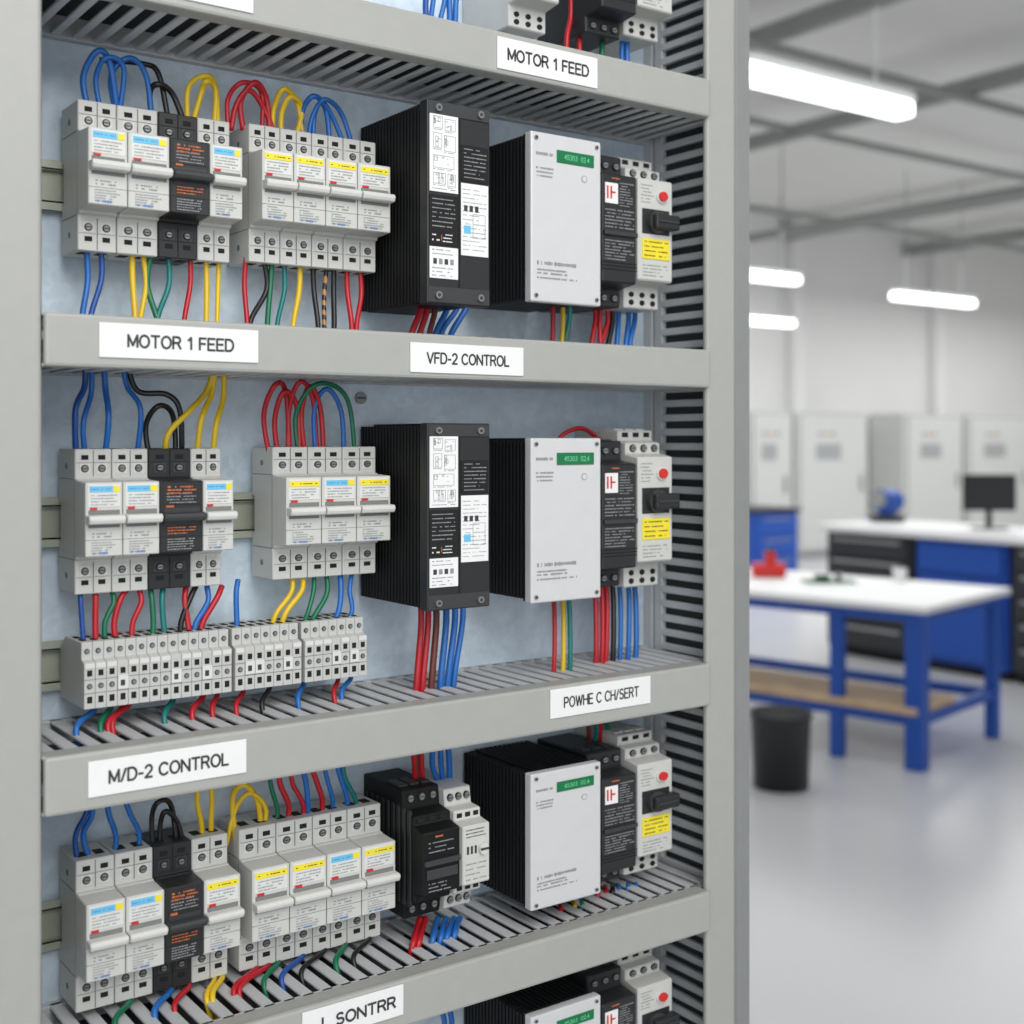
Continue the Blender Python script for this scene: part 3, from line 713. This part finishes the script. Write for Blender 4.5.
obj('wheel',MB().cyl((-.11,0,.16),.06,.05,beamm,axis='X',seg=24).mesh('wheel'),e3,None,'grey grinding wheel')
p=W(.192*13.6,13.6,0)
e4=root('drawer_unit','blue steel drawer unit with dark top','cabinet',p)
obj('body',MB().box(-.33,.33,-.3,.3,.04,.74,bluem,.008).box(-.3,.3,-.27,.27,0,.04,hole).mesh('du'),e4)
obj('top_board',MB().box(-.36,.36,-.33,.33,.74,.78,dgrey,.006).mesh('dt'),e4)
for k in range(3): obj('drawer',MB().box(-.30,.30,-.315,-.3,.08+k*.22,.27+k*.22,bluem,.004).box(-.2,.2,-.325,-.315,.22+k*.22,.235+k*.22,inkg).mesh('dd'),e4)

# work table
C=W(1.85,5.66,0); ux=(W(.67,.742,0)); ang=math.atan2(ux.y,ux.x)
e5=root('work_table','white-topped work table on a blue steel frame','table',C,rot=ang)
WT,LT=1.0,2.1
obj('table_top',MB().box(0,WT,0,LT,.72,.755,white,.006).mesh('table_top'),e5,None,'white laminate top')
for y in (.04,.44,1.98):
    for x in (.04,WT-.1):
        wd=.06 if (y!=.04 or x>.5) else .085
        obj('leg',MB().box(x,x+wd,y,y+wd,0,.72,bluem,.004).mesh('leg'),e5,None,'blue square steel leg')
fr=MB().box(.05,.10,.05,2.03,.67,.72,bluem,.003).box(WT-.1,WT-.05,.05,2.03,.67,.72,bluem,.003).box(.05,WT-.05,.05,.10,.67,.72,bluem,.003).box(.05,WT-.05,2.0,2.04,.67,.72,bluem,.003)
fr.box(.05,WT-.05,.05,.09,.20,.25,bluem,.003).box(.05,.09,.05,2.03,.20,.25,bluem,.003).box(.05,WT-.05,2.0,2.04,.2,.25,bluem,.003).box(WT-.1,WT-.06,.05,2.03,.20,.25,bluem,.003)
obj('frame',fr.mesh('frame'),e5,None,'blue steel stretcher frame')
obj('lower_shelf',MB().box(.03,.46,.06,2.0,.25,.285,woodm,.004).mesh('lower_shelf'),e5,None,'plywood lower shelf')
def T5(x,y,z): 
    R=Matrix.Rotation(ang,4,'Z'); return C+R@Vector((x,y,z))
e6=root('power_tool','small red power tool lying on the table','tool',T5(.62,1.16,.755),rot=-.7)
obj('body',MB().box(-.10,.08,-.05,.05,.0,.075,redm,.015,2).mesh('tb'),e6)
obj('grip',MB().box(-.03,.03,-.03,.03,.07,.14,redm,.012,2).box(-.028,.028,-.028,.028,.14,.155,dgrey,.004).mesh('tg'),e6)
e7=root('circuit_board','small green circuit board with components on the table','circuit board',T5(.60,.80,.755),rot=-.6)
obj('board',MB().box(-.13,.13,-.07,.07,.004,.010,mat('pcb_green',(50,110,75),.5),.001).box(-.1,-.09,-.05,-.04,0,.004,dgrey).box(.09,.1,.04,.05,0,.004,dgrey).mesh('pcb'),e7)
obj('component',MB().box(-.07,.0,-.03,.03,.01,.04,mat('pcb_part_green',(35,85,60)),.002).mesh('comp'),e7)
obj('component',MB().cyl((.05,0,.03),.018,.04,steel,axis='Z').mesh('comp'),e7,None,'silver round capacitor')
e8=root('white_cup','small white cup on the table','cup',T5(.90,.55,.755))
obj('bowl',MB().cyl((0,0,.035),.03,.07,white,axis='Z',r2=.038,seg=24).cyl((0,0,.0695),.034,.002,inkg,axis='Z',seg=24).mesh('cup'),e8)
obj('handle',MB().tube([(.034,0,.055),(.055,0,.05),(.055,0,.025),(.032,0,.018)],.005,white).mesh('ch'),e8)
bpz=W((781-512)/F*5.5,5.5,0)
e9=root('waste_bin','black round plastic waste bin on the floor','bin',bpz)
mb=MB(); t=bmesh.new()
prof=[(.115,0),(.118,.0),(.128,.30),(.135,.305),(.135,.325),(.122,.325),(.108,.015),(0,.015)]
rings=[]
for r,z in prof:
    rings.append([t.verts.new((max(r,.001)*math.cos(2*math.pi*k/32),max(r,.001)*math.sin(2*math.pi*k/32),z)) for k in range(32)])
for a,b in zip(rings,rings[1:]):
    for k in range(32): t.faces.new((a[k],a[(k+1)%32],b[(k+1)%32],b[k]))
t.faces.new(rings[0][::-1]); bmesh.ops.recalc_face_normals(t,faces=t.faces[:])
mb.add(t,blk,None,True)
obj('body',mb.mesh('bin'),e9)

# ================================================================ LIGHTS
def area(loc,size,power,target,col=(1,1,1),sy=None):
    l=bpy.data.lights.new('area','AREA'); l.energy=power; l.size=size; l.color=col
    if sy: l.shape='RECTANGLE'; l.size_y=sy
    o=bpy.data.objects.new('area_light',l); COL.objects.link(o); o.location=loc
    o.rotation_euler=(Vector(target)-Vector(loc)).to_track_quat('-Z','Y').to_euler()
area((5,4.5,3.5),4,85,(5,4.5,0)); area((11,7,3.5),5,185,(11,7,0)); area((16,8,3.5),4,130,(16,8,0)); area((7.5,9,3.5),4,85,(7.5,9,0))
area((0.2,-1.0,2.9),1.6,46,(.5,.85,1.45),(1,.985,.96))
area((-.9,-1.2,1.5),1.6,13,(.5,.85,1.4),(.96,.98,1))
w_=bpy.data.worlds.new('World'); bpy.context.scene.world=w_; w_.use_nodes=True
w_.node_tree.nodes['Background'].inputs[0].default_value=(.95,.97,1,1); w_.node_tree.nodes['Background'].inputs[1].default_value=.72
# ================================================================ CAMERA
cd=bpy.data.cameras.new('Camera'); cam=bpy.data.objects.new('Camera',cd); COL.objects.link(cam)
cam.location=(0,0,CAMZ); cam.rotation_euler=(math.pi/2,0,-A)
cd.sensor_width=36; cd.lens=F/1024*36; cd.shift_y=-(512-HY)/1024
cd.clip_start=.05; cd.clip_end=100
cd.dof.use_dof=True; cd.dof.focus_distance=.95; cd.dof.aperture_fstop=5.6
bpy.context.scene.camera=cam
bpy.context.scene.view_settings.view_transform='Standard'
